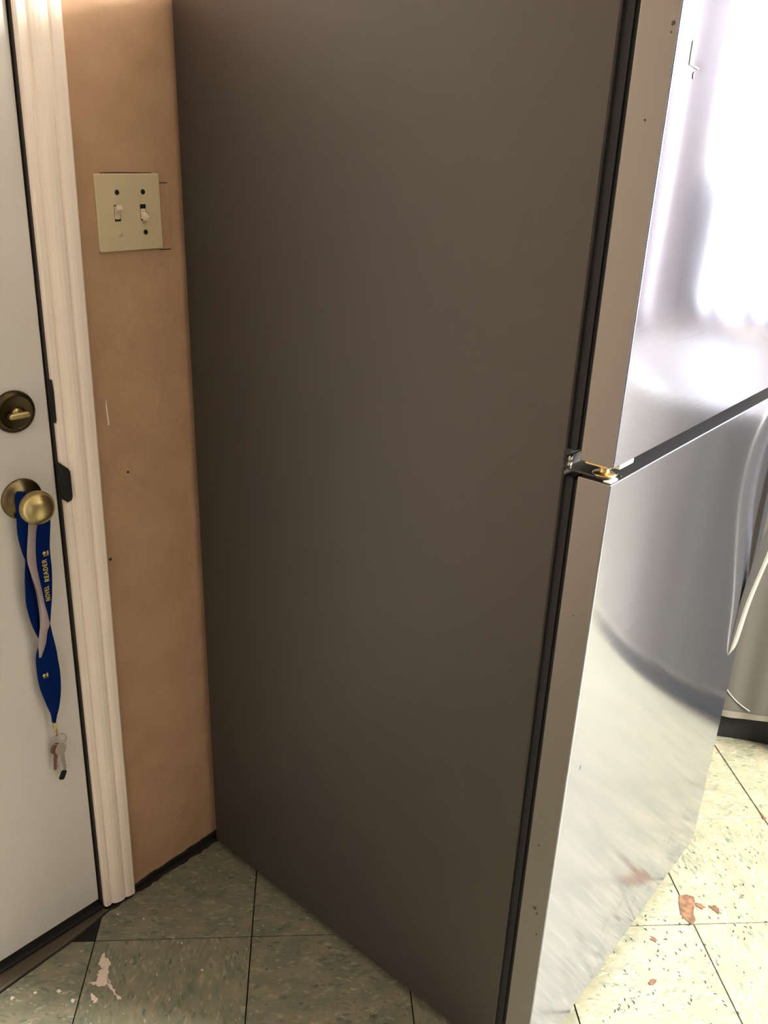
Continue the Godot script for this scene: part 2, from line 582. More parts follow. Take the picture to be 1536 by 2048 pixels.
func floor_tiles() -> void:
	var st := begin()
	bx(st, Vector3(-2.3, -0.12, -0.12), Vector3(2.5, -0.0045, 3.5))
	var fl := obj("floor", st, M.subfloor)
	struct_tag(fl, "mottled green-grey vinyl tile floor laid diagonally, worn and dirty", "floor")
	var ab := tile_axes()
	var a: Vector2 = ab[0]
	var b: Vector2 = ab[1]
	var room := PackedVector2Array([Vector2(-2.2, 0.062), Vector2(-0.50, 0.036), Vector2(-0.36, 0.028), Vector2(-0.262, 0.0125), Vector2(-0.20, 0.010), Vector2(0.1, 0.008), Vector2(2.4, 0.006), Vector2(2.4, 3.4), Vector2(-2.2, 3.4)])
	var full := []
	var g := 0.0012
	rng.seed = 21
	for k in 4:
		var s := begin()
		prism(s, rr(g, g, TILE - g, TILE - g), Vector3.ZERO, Vector3.RIGHT, Vector3.BACK, Vector3.UP, -0.004, 0.0, 0.0, 0.0007, false, 1.0 / TILE)
		s.generate_normals()
		full.append(s.commit())
	for i in range(-14, 16):
		for j in range(-14, 16):
			if i == -1 and j == -1:
				continue     # the small corner tile by the threshold is broken away
			var o := a * (-0.1957 + i * TILE) + b * (0.2616 + j * TILE)
			var quad := PackedVector2Array([o, o + a * TILE, o + (a + b) * TILE, o + b * TILE])
			var inside := true
			for p in quad:
				if not Geometry2D.is_point_in_polygon(p, room):
					inside = false
			var k := rng.randi() % 4
			var lift := rng.randf_range(-0.0005, 0.0003)
			var turn := rng.randi() % 2
			var t: MeshInstance3D
			if inside:
				t = put("tile", full[k], M.tile[k], fl)
				t.transform = Transform3D(Basis(Vector3(a.x, 0, a.y), Vector3.UP, Vector3(b.x, 0, b.y)), Vector3(o.x, lift, o.y))
				if turn:
					t.transform = t.transform * Transform3D(Basis(Vector3.UP, PI / 2), Vector3(0, 0, TILE))
			else:
				var cut := Geometry2D.intersect_polygons(room, PackedVector2Array([o + (a + b) * g, o + a * (TILE - g) + b * g, o + (a + b) * (TILE - g), o + a * g + b * (TILE - g)]))
				for c in cut:
					if absf(area2(c)) < 0.0004:
						continue
					var loc := PackedVector2Array()
					for p in c:
						loc.append(Vector2((p - o).dot(a), (p - o).dot(b)))
					var s := begin()
					prism(s, loc, Vector3.ZERO, Vector3.RIGHT, Vector3.BACK, Vector3.UP, -0.004, 0.0, 0.0, 0.0006, false, 1.0 / TILE)
					t = obj("tile", s, M.tile[k], fl)
					t.transform = Transform3D(Basis(Vector3(a.x, 0, a.y), Vector3.UP, Vector3(b.x, 0, b.y)), Vector3(o.x, lift, o.y))
	# worn-through patches and paint drips
	for p in [[[0.6149, 0.8368], [0.6276, 0.8464], [0.6364, 0.8616], [0.6183, 0.8722], [0.5936, 0.8786], [0.5763, 0.8917], [0.5604, 0.8907], [0.5652, 0.8745], [0.5706, 0.8616], [0.5914, 0.8483]], [[0.6213, 0.872], [0.6292, 0.8798], [0.6265, 0.8929], [0.6156, 0.8894], [0.6139, 0.8771]], [[0.6356, 0.8957], [0.6461, 0.9062], [0.6429, 0.9168], [0.6297, 0.9196], [0.6311, 0.9087]], [[0.4641, 0.8437], [0.4754, 0.8463], [0.4726, 0.8551], [0.4656, 0.8566]], [[0.3686, 0.8889], [0.3814, 0.8889], [0.3855, 0.8956], [0.3757, 0.8987], [0.3653, 0.8933]], [[1.0068, 0.8708], [1.0054, 0.8775], [0.9943, 0.8868], [0.9875, 0.884]]]:
		obj("worn_patch", ragged(p, 0.0012, 0.0020), M.chip, fl).set_meta("label", "brown patch where the tile is worn through")
	for p in [[[-0.3232, 0.0916], [-0.3289, 0.1051], [-0.3255, 0.119], [-0.3336, 0.1264], [-0.346, 0.1257], [-0.3462, 0.1084]], [[-0.3336, 0.1264], [-0.3491, 0.1461], [-0.351, 0.1607], [-0.3544, 0.1606], [-0.3683, 0.1514], [-0.3789, 0.1308], [-0.3683, 0.1380], [-0.3523, 0.1227], [-0.346, 0.1227]], [[-0.3491, 0.1440], [-0.351, 0.1607], [-0.3539, 0.1805], [-0.3553, 0.2031], [-0.3588, 0.1996], [-0.3574, 0.1600]], [[-0.3874, 0.153], [-0.3841, 0.1628], [-0.3853, 0.1742], [-0.3937, 0.1752], [-0.3913, 0.1618]]]:
		obj("paint_splash", ragged(p, 0.0011, 0.0030), M.splat, fl).set_meta("label", "pale pinkish dried paint splash")
	# small crescent pits in the worn vinyl in front of the refrigerator
	st = begin()
	rng.seed = 77
	for i in 230:
		var px := rng.randf_range(0.12, 1.30)
		var pz := 0.80 + absf(rng.randfn(0.0, 0.17))
		if i % 3 == 0:
			px = 0.52 + rng.randfn(0.0, 0.16)
			pz = 0.86 + absf(rng.randfn(0.0, 0.06))
		if pz > 1.5:
			continue
		var pr := rng.randf_range(0.0016, 0.0042)
		var a0 := rng.randfn(-0.8, 0.5)
		var cr := PackedVector2Array()
		for k in 7:
			cr.append(Vector2.from_angle(a0 + k * 0.45) * pr)
		for k in 5:
			cr.append(Vector2.from_angle(a0 + 2.4 - k * 0.5) * pr * 0.62 + Vector2.from_angle(a0 + 1.35) * pr * 0.12)
		prism(st, cr, Vector3(px, 0, pz), Vector3.RIGHT, Vector3.BACK, Vector3.UP, -0.001, 0.0006)
	var pits := obj("floor_pits", st, M.pit, fl)
	pits.set_meta("kind", "stuff")
	for d in [[-0.4258, 0.1076, 0.0052], [-0.4563, 0.0798, 0.004], [-0.2561, 0.0323, 0.0026], [-0.2261, 0.0786, 0.0024], [-0.4179, 0.1427, 0.005], [-0.4908, 0.0607, 0.005], [-0.2068, 0.1805, 0.003], [-0.215, 0.258, 0.0034]]:
		st = begin()
		var blob := PackedVector2Array()
		for k in 11:
			blob.append(Vector2.from_angle(TAU * k / 11.0) * d[2] * rng.randf_range(0.45, 0.95))
		prism(st, blob, Vector3(d[0], 0, d[1]), Vector3.RIGHT, Vector3.BACK, Vector3.UP, -0.001, 0.0007)
		obj("paint_drip", st, M.splat, fl)

func ragged(p: Array, h: float, rag: float) -> SurfaceTool:
	var out := PackedVector2Array()
	for i in p.size():
		var a := Vector2(p[i][0], p[i][1])
		var q = p[(i + 1) % p.size()]
		var b := Vector2(q[0], q[1])
		var n := maxi(1, int(a.distance_to(b) / 0.0035))
		for k in n:
			out.append(a.lerp(b, float(k) / n) + Vector2(rng.randf_range(-1, 1), rng.randf_range(-1, 1)) * rag * 0.6)
	var st := begin()
	if Geometry2D.triangulate_polygon(out).is_empty():
		out = PackedVector2Array()
		for q in p:
			out.append(Vector2(q[0], q[1]))
	prism(st, out, Vector3.ZERO, Vector3.RIGHT, Vector3.BACK, Vector3.UP, -0.002, h)
	return st

func door() -> void:
	var st := begin()
	# slab; its edge stands 4 mm off the jamb
	prism(st, PackedVector2Array([Vector2(-1.088, 0.018), Vector2(-0.2730, 0.0235), Vector2(-0.2700, 2.040), Vector2(-1.088, 2.040)]), Vector3.ZERO, Vector3.RIGHT, Vector3.UP, Vector3.BACK, -0.052, -0.008, 0.001, 0.0012)
	var d := obj("door_1", st, M.doorpaint)
	struct_tag(d, "flat white painted door with brass deadbolt and knob", "door")
	st = begin()
	bx(st, Vector3(-1.086, 0.004, -0.046), Vector3(-0.2745, 0.0225, -0.0085), 0.001)
	bx(st, Vector3(-1.086, 0.0045, -0.010), Vector3(-0.2700, 0.0125, 0.0035), 0.0012)
	obj("door_sweep", st, M.black, d)
	# deadbolt
	var c := Vector3(-0.3266, 1.0614, -0.008)
	st = begin()
	lathe(st, [Vector2(0.0330, 0), Vector2(0.0330, 0.003), Vector2(0.0318, 0.0055), Vector2(0.0285, 0.0085), Vector2(0.0262, 0.0098), Vector2(0.0250, 0.0090), Vector2(0.0235, 0.0085), Vector2(0.001, 0.0085), Vector2(0, 0.0085)], c, Vector3.BACK, 56)
	var db := obj("deadbolt", st, M.oldbrass, d)
	db.set_meta("label", "round dark brass deadbolt above the knob")
	st = begin()
	lathe(st, [Vector2(0.0085, 0), Vector2(0.0085, 0.006), Vector2(0.007, 0.0075), Vector2(0, 0.0075)], c + Vector3(0, 0, 0.008), Vector3.BACK, 24)
	prism(st, rr(-0.0165, -0.0045, 0.0165, 0.0045, 0.0042, 4), c + Vector3(0, -0.002, 0.012), Vector3.RIGHT, Vector3.UP, Vector3.BACK, 0.0, 0.011, 0.001, 0.002)
	obj("thumb_turn", st, M.brass, db)
	# knob
	var k := Vector3(-0.3306, 0.9194, -0.008)
	st = begin()
	lathe(st, [Vector2(0.0335, 0), Vector2(0.0335, 0.002), Vector2(0.0315, 0.0048), Vector2(0.027, 0.0062), Vector2(0.021, 0.0105), Vector2(0.0175, 0.0125), Vector2(0.0135, 0.0135), Vector2(0.0, 0.0135)], k, Vector3.BACK, 56)
	var kn := obj("door_knob", st, M.rose, d)
	kn.set_meta("label", "worn brass door knob with a round rose")
	st = begin()
	var prof := [Vector2(0.0125, 0.010), Vector2(0.0115, 0.018), Vector2(0.0125, 0.026), Vector2(0.0165, 0.0305)]
	for i in 14:
		var t := lerpf(-0.92, 1.05, i / 13.0)
		prof.append(Vector2(0.0272 * cos(t), 0.0500 + 0.0225 * sin(t)))
	prof.append(Vector2(0.0105, 0.0702))
	prof.append(Vector2(0.0, 0.0708))
	lathe(st, prof, k, Vector3.BACK, 56)
	obj("knob", st, M.brass, kn)
	# jamb, stop and casings
	st = begin()
	bx(st, Vector3(-0.2672, 0, -0.12), Vector3(-0.2495, 2.06, -0.0005), 0.0)
	bx(st, Vector3(-0.2790, 0, -0.070), Vector3(-0.2670, 2.045, -0.0535), 0.0)
	bx(st, Vector3(-1.105, 0, -0.12), Vector3(-1.0905, 2.06, -0.0005), 0.0)
	bx(st, Vector3(-1.091, 0, -0.070), Vector3(-1.079, 2.045, -0.0535), 0.0)
	bx(st, Vector3(-1.105, 2.043, -0.12), Vector3(-0.2495, 2.06, -0.0005), 0.0)
	bx(st, Vector3(-1.091, 2.031, -0.070), Vector3(-0.267, 2.045, -0.0535), 0.0)
	var j := obj("trim_1", st, M.liner)
	struct_tag(j, "dark door jamb and stop in the gap beside the white door", "trim")
	# strike plate let into the jamb and the casing edge
	st = begin()
	prism(st, PackedVector2Array([Vector2(-0.2705, 0.9065), Vector2(-0.2640, 0.9005), Vector2(-0.2570, 0.9025), Vector2(-0.2545, 0.9080), Vector2(-0.2545, 0.9520), Vector2(-0.2575, 0.9580), Vector2(-0.2705, 0.9700)]), Vector3.ZERO, Vector3.RIGHT, Vector3.UP, Vector3.BACK, -0.004, 0.0125, 0.0, 0.0015)
	obj("strike_plate", st, M.black, j).set_meta("label", "dark strike plate cut into the casing edge beside the knob")
	st = begin()
	prism(st, PackedVector2Array([Vector2(-0.2690, 1.035), Vector2(-0.2672, 1.040), Vector2(-0.2668, 1.085), Vector2(-0.2686, 1.105)]), Vector3.ZERO, Vector3.RIGHT, Vector3.UP, Vector3.BACK, -0.004, 0.0085, 0.0, 0.001)
	obj("strike_plate", st, M.black, j)
	var prf := PackedVector2Array([Vector2(-0.2680, 0), Vector2(-0.2678, 0.0055), Vector2(-0.2655, 0.0088), Vector2(-0.2575, 0.0098), Vector2(-0.2550, 0.0076), Vector2(-0.2525, 0.0080), Vector2(-0.2495, 0.0118), Vector2(-0.2440, 0.0148), Vector2(-0.2370, 0.0162), Vector2(-0.2300, 0.0160), Vector2(-0.2272, 0.0138), Vector2(-0.2245, 0.0139), Vector2(-0.2215, 0.0166), Vector2(-0.2160, 0.0178), Vector2(-0.2075, 0.0180), Vector2(-0.2052, 0.0165), Vector2(-0.2047, 0)])
	st = begin()
	prism(st, prf, Vector3.ZERO, Vector3.RIGHT, Vector3.BACK, Vector3.UP, 0.0085, 2.115, 0.0008, 0.0)
	var cs := obj("trim_2", st, M.paint)
	struct_tag(cs, "fluted white door casing between the door and the tan wall", "trim")
	st = begin()
	var prl := PackedVector2Array()
	for p in prf:
		prl.append(Vector2(-1.3578 - p.x, p.y))
	prism(st, prl, Vector3.ZERO, Vector3.RIGHT, Vector3.BACK, Vector3.UP, 0.0085, 2.115)
	struct_tag(obj("trim_3", st, M.paint), "fluted white door casing on the hinge side of the door", "trim")
	st = begin()
	var prt := PackedVector2Array()
	for p in prf:
		prt.append(Vector2(p.x + 0.2680 + 2.0525, p.y))
	prism(st, prt, Vector3.ZERO, Vector3.UP, Vector3.BACK, Vector3.RIGHT, -1.153, -0.2047)
	struct_tag(obj("trim_4", st, M.paint), "fluted white head casing across the top of the door", "trim")
	# threshold
	st = begin()
	prism(st, PackedVector2Array([Vector2(-1.0905, -0.11), Vector2(-0.2675, -0.11), Vector2(-0.2675, 0.004), Vector2(-0.262, 0.010), Vector2(-0.36, 0.024), Vector2(-0.50, 0.031), Vector2(-1.0905, 0.040)]), Vector3.ZERO, Vector3.RIGHT, Vector3.BACK, Vector3.UP, -0.0045, 0.0035, 0.0, 0.002)
	struct_tag(obj("trim_5", st, M.wood), "worn brownish threshold strip under the white door", "trim")

# stainless door: bent sheet with rounded vertical edges and a faintly uneven front
func door_shell(w: float, zr: float, zf: float, y0: float, y1: float, ph: float, flange: bool) -> ArrayMesh:
	var r := 0.0026
	var prof := []      # x, z, nx, nz, front flag
	prof.append([0.004, zr, 0.0, -1.0, 0.0])
	prof.append([0.0015, zr, -0.35, -0.94, 0.0])
	prof.append([0.0002, zr + 0.0006, -0.8, -0.6, 0.0])
	prof.append([0.0, zr + 0.0018, -1.0, 0.0, 0.0])
	prof.append([0.0, zf - r, -1.0, 0.0, 0.0])
	for i in range(1, 7):
		var t := PI / 2 * i / 6.0
		prof.append([r - r * cos(t), zf - r + r * sin(t), -cos(t), sin(t), 0.0])
	var n := 36
	for i in range(1, n):
		prof.append([lerpf(r, w - r, float(i) / n), zf, 0.0, 1.0, 1.0])
	for i in range(0, 7):
		var t := PI / 2 * i / 6.0
		prof.append([w - r + r * sin(t), zf - r + r * cos(t), sin(t), cos(t), 0.0])
	prof.append([w, zr + 0.0018, 1.0, 0.0, 0.0])
	prof.append([w - 0.004, zr, 0.0, -1.0, 0.0])
	prof = prof.slice(0, 6) if flange else prof.slice(5)
	var rows := [[y0, 0.0012, -0.8], [y0 + 0.0005, 0.0003, -0.45], [y0 + 0.0014, 0.0, 0.0]]
	var m := 44
	for i in range(1, m):
		rows.append([lerpf(y0, y1, float(i) / m), 0.0, 0.0])
	rows.append([y1 - 0.0014, 0.0, 0.0])
	rows.append([y1 - 0.0005, 0.0003, 0.45])
	rows.append([y1, 0.0012, 0.8])
	var vs := PackedVector3Array()
	var ns := PackedVector3Array()
	var us := PackedVector2Array()
	var ix := PackedInt32Array()
	for row in rows:
		for p in prof:
			var x: float = p[0]
			var y: float = row[0]
			var nrm := Vector3(p[2], 0, p[3])
			var z: float = p[1]
			if p[4] > 0.5:
				var k := smoothstep(0.0, 0.10, x) * smoothstep(0.0, 0.10, w - x)
				z += 0.0005 * k * sin(7.0 * x + 3.1 * y + ph) * sin(5.0 * y + 1.3 + ph)
				var dx := 0.0035 * k * cos(7.0 * x + 3.1 * y + ph) * sin(5.0 * y + 1.3 + ph)
				var dy := 0.0005 * k * (3.1 * cos(7.0 * x + 3.1 * y + ph) * sin(5.0 * y + 1.3 + ph) + 5.0 * sin(7.0 * x + 3.1 * y + ph) * cos(5.0 * y + 1.3 + ph))
				nrm = Vector3(-dx, -dy, 1).normalized()
			var b: float = row[1]
			vs.append(Vector3(x, y, z) - Vector3(p[2], 0, p[3]) * b)
			ns.append((nrm * sqrt(1.0 - row[2] * row[2]) + Vector3(0, row[2], 0)).normalized())
			us.append(Vector2(x / w, 1.0 - (y - y0) / (y1 - y0)))
	var np := prof.size()
	for i in rows.size() - 1:
		for k in np - 1:
			var a := i * np + k
			var b := a + 1
			var c := a + np + 1
			var d := a + np
			ix.append_array([a, c, b, a, d, c])
	var arr := []
	arr.resize(Mesh.ARRAY_MAX)
	arr[Mesh.ARRAY_VERTEX] = vs
	arr[Mesh.ARRAY_NORMAL] = ns
	arr[Mesh.ARRAY_TEX_UV] = us
	arr[Mesh.ARRAY_INDEX] = ix
	var am := ArrayMesh.new()
	am.add_surface_from_arrays(Mesh.PRIMITIVE_TRIANGLES, arr)
	return am

func handle(st: SurfaceTool, x0: float, x1: float, zd: float, ys: Array, outer: Array, inner: Array) -> void:
	# bowed bar: outline in (y, z), with thickness along x
	var n := 40
	var A := []
	var B := []
	for i in n + 1:
		var t := float(i) / n * (ys.size() - 1)
		var k := mini(int(t), ys.size() - 2)
		var f := t - k
		var y: float = cubic_interpolate(ys[k], ys[k + 1], ys[maxi(k - 1, 0)], ys[mini(k + 2, ys.size() - 1)], f)
		var o: float = cubic_interpolate(outer[k], outer[k + 1], outer[maxi(k - 1, 0)], outer[mini(k + 2, ys.size() - 1)], f)
		var q: float = cubic_interpolate(inner[k], inner[k + 1], inner[maxi(k - 1, 0)], inner[mini(k + 2, ys.size() - 1)], f)
		A.append(Vector2(y, zd + maxf(o, 0.0006)))
		B.append(Vector2(y, zd + minf(maxf(q, -0.001), o - 0.0005)))
	var c := 0.003
	for i in n:
		var rings := []
		for e in [i, i + 1]:
			var a: Vector2 = A[e]
			var b: Vector2 = B[e]
			var cc := minf(c, (a.y - b.y) * 0.4)
			rings.append([Vector3(x0, a.x, b.y), Vector3(x0, a.x, a.y - cc), Vector3(x0 + cc, a.x, a.y), Vector3(x1 - cc, a.x, a.y), Vector3(x1, a.x, a.y - cc), Vector3(x1, a.x, b.y)])
		for k in 6:
			st.set_smooth_group(k + 1)
			var p: Vector3 = rings[0][k]
			var q: Vector3 = rings[0][(k + 1) % 6]
			var r: Vector3 = rings[1][(k + 1) % 6]
			var s: Vector3 = rings[1][k]
			tri(st, p, q, r)
			tri(st, p, r, s)
	st.set_smooth_group(-1)

func fridge() -> void:
	var w := 0.7284
	var zb := 0.021
	var zf := 0.7592
	var zg := 0.7792
	var zd := 0.824
	var y0 := 0.0241
	var y1 := 1.0934
	var y2 := 1.1147
	var yt := 1.655
	var f := thing("refrigerator", "tall stainless steel top-freezer refrigerator with a brown-grey painted side", "refrigerator")
	f.transform.basis = Basis(Vector3.UP, 0.0314) * Basis(Vector3.RIGHT, -0.0078) * Basis(Vector3.BACK, 0.0135)
	var st := begin()
	prism(st, PackedVector2Array([Vector2(0, zb + 0.002), Vector2(0.002, zb), Vector2(0.022, zb), Vector2(0.030, 0.056), Vector2(w, 0.056), Vector2(w, zf - 0.002), Vector2(w - 0.002, zf), Vector2(0.002, zf), Vector2(0, zf - 0.002)]), Vector3.ZERO, Vector3.RIGHT, Vector3.BACK, Vector3.UP, 0.0145, yt, 0.002, 0.002)
	obj("cabinet", st, M.side, f).set_meta("label", "brown-grey painted cabinet side")
	# recessed dark gasket between cabinet and doors
	st = begin()
	bx(st, Vector3(0.006, y0 + 0.010, zf - 0.002), Vector3(w - 0.006, y1 - 0.006, zf + 0.012), 0.0015)
	bx(st, Vector3(0.009, y0 + 0.012, zf + 0.010), Vector3(w - 0.009, y1 - 0.008, zg + 0.004), 0.0015)
	obj("gasket", st, M.gasket, f)
	st = begin()
	bx(st, Vector3(0.006, y2 + 0.008, zf - 0.002), Vector3(w - 0.006, yt - 0.012, zf + 0.012), 0.0015)
	bx(st, Vector3(0.009, y2 + 0.010, zf + 0.010), Vector3(w - 0.009, yt - 0.014, zg + 0.004), 0.0015)
	obj("gasket", st, M.gasket, f)
	# lower door
	var ld := put("lower_door", door_shell(w, zg, zd, y0, y1, 0.4, false), M.steel_lower, f)
	put("door_flange", door_shell(w, zg, zd, y0, y1, 0.4, true), M.flange, ld).set_meta("label", "duller folded side of the lower door")
	ld.set_meta("label", "lower stainless steel door, smeared near its foot")
	st = begin()
	bx(st, Vector3(0.0012, y1 - 0.012, zg + 0.0008), Vector3(w - 0.0012, y1 - 0.0006, zd - 0.0010), 0.0006, 0.003)
	obj("end_cap", st, M.cap, ld)
	st = begin()
	bx(st, Vector3(0.0012, y0 + 0.0006, zg + 0.0008), Vector3(w - 0.0012, y0 + 0.012, zd - 0.0010), 0.0006, 0.003)
	obj("end_cap", st, M.cap, ld)
	st = begin()
	lathe(st, [Vector2(0.0022, 0), Vector2(0.0022, 0.0004), Vector2(0, 0.0004)], Vector3(0.041, y1 - 0.0006, 0.8155), Vector3.UP, 12)
	obj("screw_hole", st, M.hole, ld)
	st = begin()
	handle(st, 0.672, 0.702, zd, [0.5440, 0.5530, 0.5770, 0.6640, 0.7680, 0.86, 0.95, 1.02, 1.066, 1.074], [0.0005, 0.0035, 0.0070, 0.0140, 0.0290, 0.041, 0.043, 0.034, 0.017, 0.001], [-0.001, -0.001, -0.001, 0.0004, 0.0095, 0.0225, 0.0245, 0.0150, -0.001, -0.001])
	obj("handle", st, M.handle, ld).set_meta("label", "bowed silver bar handle tapering at its lower end")
	# upper door
	var ud := put("upper_door", door_shell(w, zg, zd, y2, yt, 2.2, false), M.steel_upper, f)
	put("door_flange", door_shell(w, zg, zd, y2, yt, 2.2, true), M.flange, ud).set_meta("label", "duller folded side of the upper door")
	ud.set_meta("label", "upper stainless steel freezer door, bright with window reflections")
	st = begin()
	bx(st, Vector3(0.0012, y2 + 0.0006, zg + 0.0008), Vector3(w - 0.0012, y2 + 0.012, zd - 0.0010), 0.0006, 0.003)
	obj("end_cap", st, M.cap, ud)
	st = begin()
	bx(st, Vector3(0.0012, yt - 0.012, zg + 0.0008), Vector3(w - 0.0012, yt - 0.0006, zd - 0.0010), 0.0006, 0.003)
	obj("end_cap", st, M.cap, ud)
	st = begin()
	handle(st, 0.672, 0.702, zd, [1.134, 1.142, 1.188, 1.258, 1.348, 1.44, 1.53, 1.60, 1.640, 1.648], [0.001, 0.017, 0.034, 0.043, 0.044, 0.042, 0.030, 0.015, 0.004, 0.0005], [-0.001, -0.001, 0.0150, 0.0245, 0.0255, 0.0235, 0.0110, 0.0004, -0.001, -0.001])
	obj("handle", st, M.handle, ud)
	st = begin()
	bz(st, Vector3(0.0365, 1.5468, zd), Vector3(0.0385, 1.5680, zd + 0.0005))
	prism(st, PackedVector2Array([Vector2(0.0365, 1.5482), Vector2(0.0365, 1.5462), Vector2(0.062, 1.5435), Vector2(0.064, 1.5450)]), Vector3.ZERO, Vector3.RIGHT, Vector3.UP, Vector3.BACK, zd, zd + 0.0005)
	prism(st, PackedVector2Array([Vector2(0.050, 1.538), Vector2(0.052, 1.541), Vector2(0.054, 1.536), Vector2(0.052, 1.534)]), Vector3.ZERO, Vector3.RIGHT, Vector3.UP, Vector3.BACK, zd, zd + 0.0005)
	obj("sticker_residue", st, M.residue, ud)
	st = begin()
	bx(st, Vector3(0.024, y2 - 0.0075, zd - 0.012), Vector3(0.062, y2 + 0.0006, zd - 0.0022), 0.0006, 0.002)
	obj("door_stop", st, M.whiteplastic, ud).set_meta("label", "small white plastic stop under the upper door")
	# middle hinge on the left corner
	st = begin()
	bx(st, Vector3(0.0035, y1 + 0.0035, zf - 0.004), Vector3(0.050, y1 + 0.0062, zg + 0.020), 0.0004)
	bx(st, Vector3(0.0035, y1 + 0.0035, zg + 0.018), Vector3(0.034, y1 + 0.0062, zd - 0.006), 0.0004, 0.006)
	bx(st, Vector3(0.0035, y1 + 0.0035, zf - 0.004), Vector3(0.050, y1 + 0.0200, zf + 0.0016), 0.0004)
	var hg := obj("hinge", st, M.bracket, f)
	hg.set_meta("label", "dark steel hinge bracket with a brass pin between the two doors")
	st = begin()
	var pc := Vector3(0.0185, y1 + 0.0020, 0.8045)
	lathe(st, [Vector2(0.0, 0.0), Vector2(0.0135, 0.0), Vector2(0.0145, 0.0015), Vector2(0.0145, 0.0040), Vector2(0.0132, 0.0055), Vector2(0.0075, 0.0060), Vector2(0.0062, 0.0075), Vector2(0.0062, 0.0215), Vector2(0, 0.0215)], pc, Vector3.UP, 28)
	obj("hinge_pin", st, M.goldbrass, hg)
	st = begin()
	bx(st, Vector3(0.004, y2 - 0.0035, zg + 0.004), Vector3(0.040, y2 + 0.0002, zd - 0.006), 0.0004, 0.004)
	obj("hinge_plate", st, M.goldbrass, hg)
	st = begin()
	for yy in [y1 + 0.0165, y1 + 0.0085]:
		lathe(st, [Vector2(0.0048, 0), Vector2(0.0044, 0.0022), Vector2(0.0028, 0.0032), Vector2(0, 0.0034)], Vector3(0.0105, yy, zf + 0.0016), Vector3.BACK, 16)
	obj("hinge_screw", st, M.screw, hg)
	st = begin()
	bx(st, Vector3(0.0035, y1 + 0.0002, zd - 0.014), Vector3(0.026, y1 + 0.0020, zd - 0.0022), 0.0003, 0.004)
	obj("bushing", st, M.whiteplastic, hg)
	# specks of dirt on the folded door sides
	for q in [[1.580, 0.8175, 0.0030, ud], [1.572, 0.8165, 0.0016, ud], [1.493, 0.8018, 0.0018, ud], [0.512, 0.7955, 0.0022, ld], [0.392, 0.8030, 0.0040, ld], [0.384, 0.8080, 0.0030, ld], [0.343, 0.8120, 0.0022, ld], [0.905, 0.7990, 0.0014, ld]]:
		st = begin()
		var spot := PackedVector2Array()
		for k in 10:
			spot.append(Vector2.from_angle(TAU * k / 10.0) * q[2] * rng.randf_range(0.45, 1.0))
		prism(st, spot, Vector3(0, q[0], q[1]), Vector3.BACK, Vector3.UP, Vector3.RIGHT, -0.00025, 0.0005)
		obj("dirt_speck", st, M.speck, q[3])
	# levelling feet down to the floor
	for p in [Vector2(0.05, 0.72), Vector2(w - 0.05, 0.72), Vector2(0.05, 0.09), Vector2(w - 0.05, 0.09)]:
		st = begin()
		var low: float = -0.0135 * p.x - 0.0078 * p.y
		lathe(st, [Vector2(0, low), Vector2(0.018, low), Vector2(0.018, 0.0148), Vector2(0, 0.0148)], Vector3(p.x, 0, p.y), Vector3.UP, 20)
		obj("foot", st, M.black, f)

func smooth_line(p: Array, per := 8) -> PackedVector2Array:
	var out := PackedVector2Array()
	for i in p.size() - 1:
		for k in per:
			var a: Vector2 = p[i]
			out.append(a.cubic_interpolate(p[i + 1], p[maxi(i - 1, 0)], p[mini(i + 2, p.size() - 1)], float(k) / per))
	out.append(p[-1])
	return out

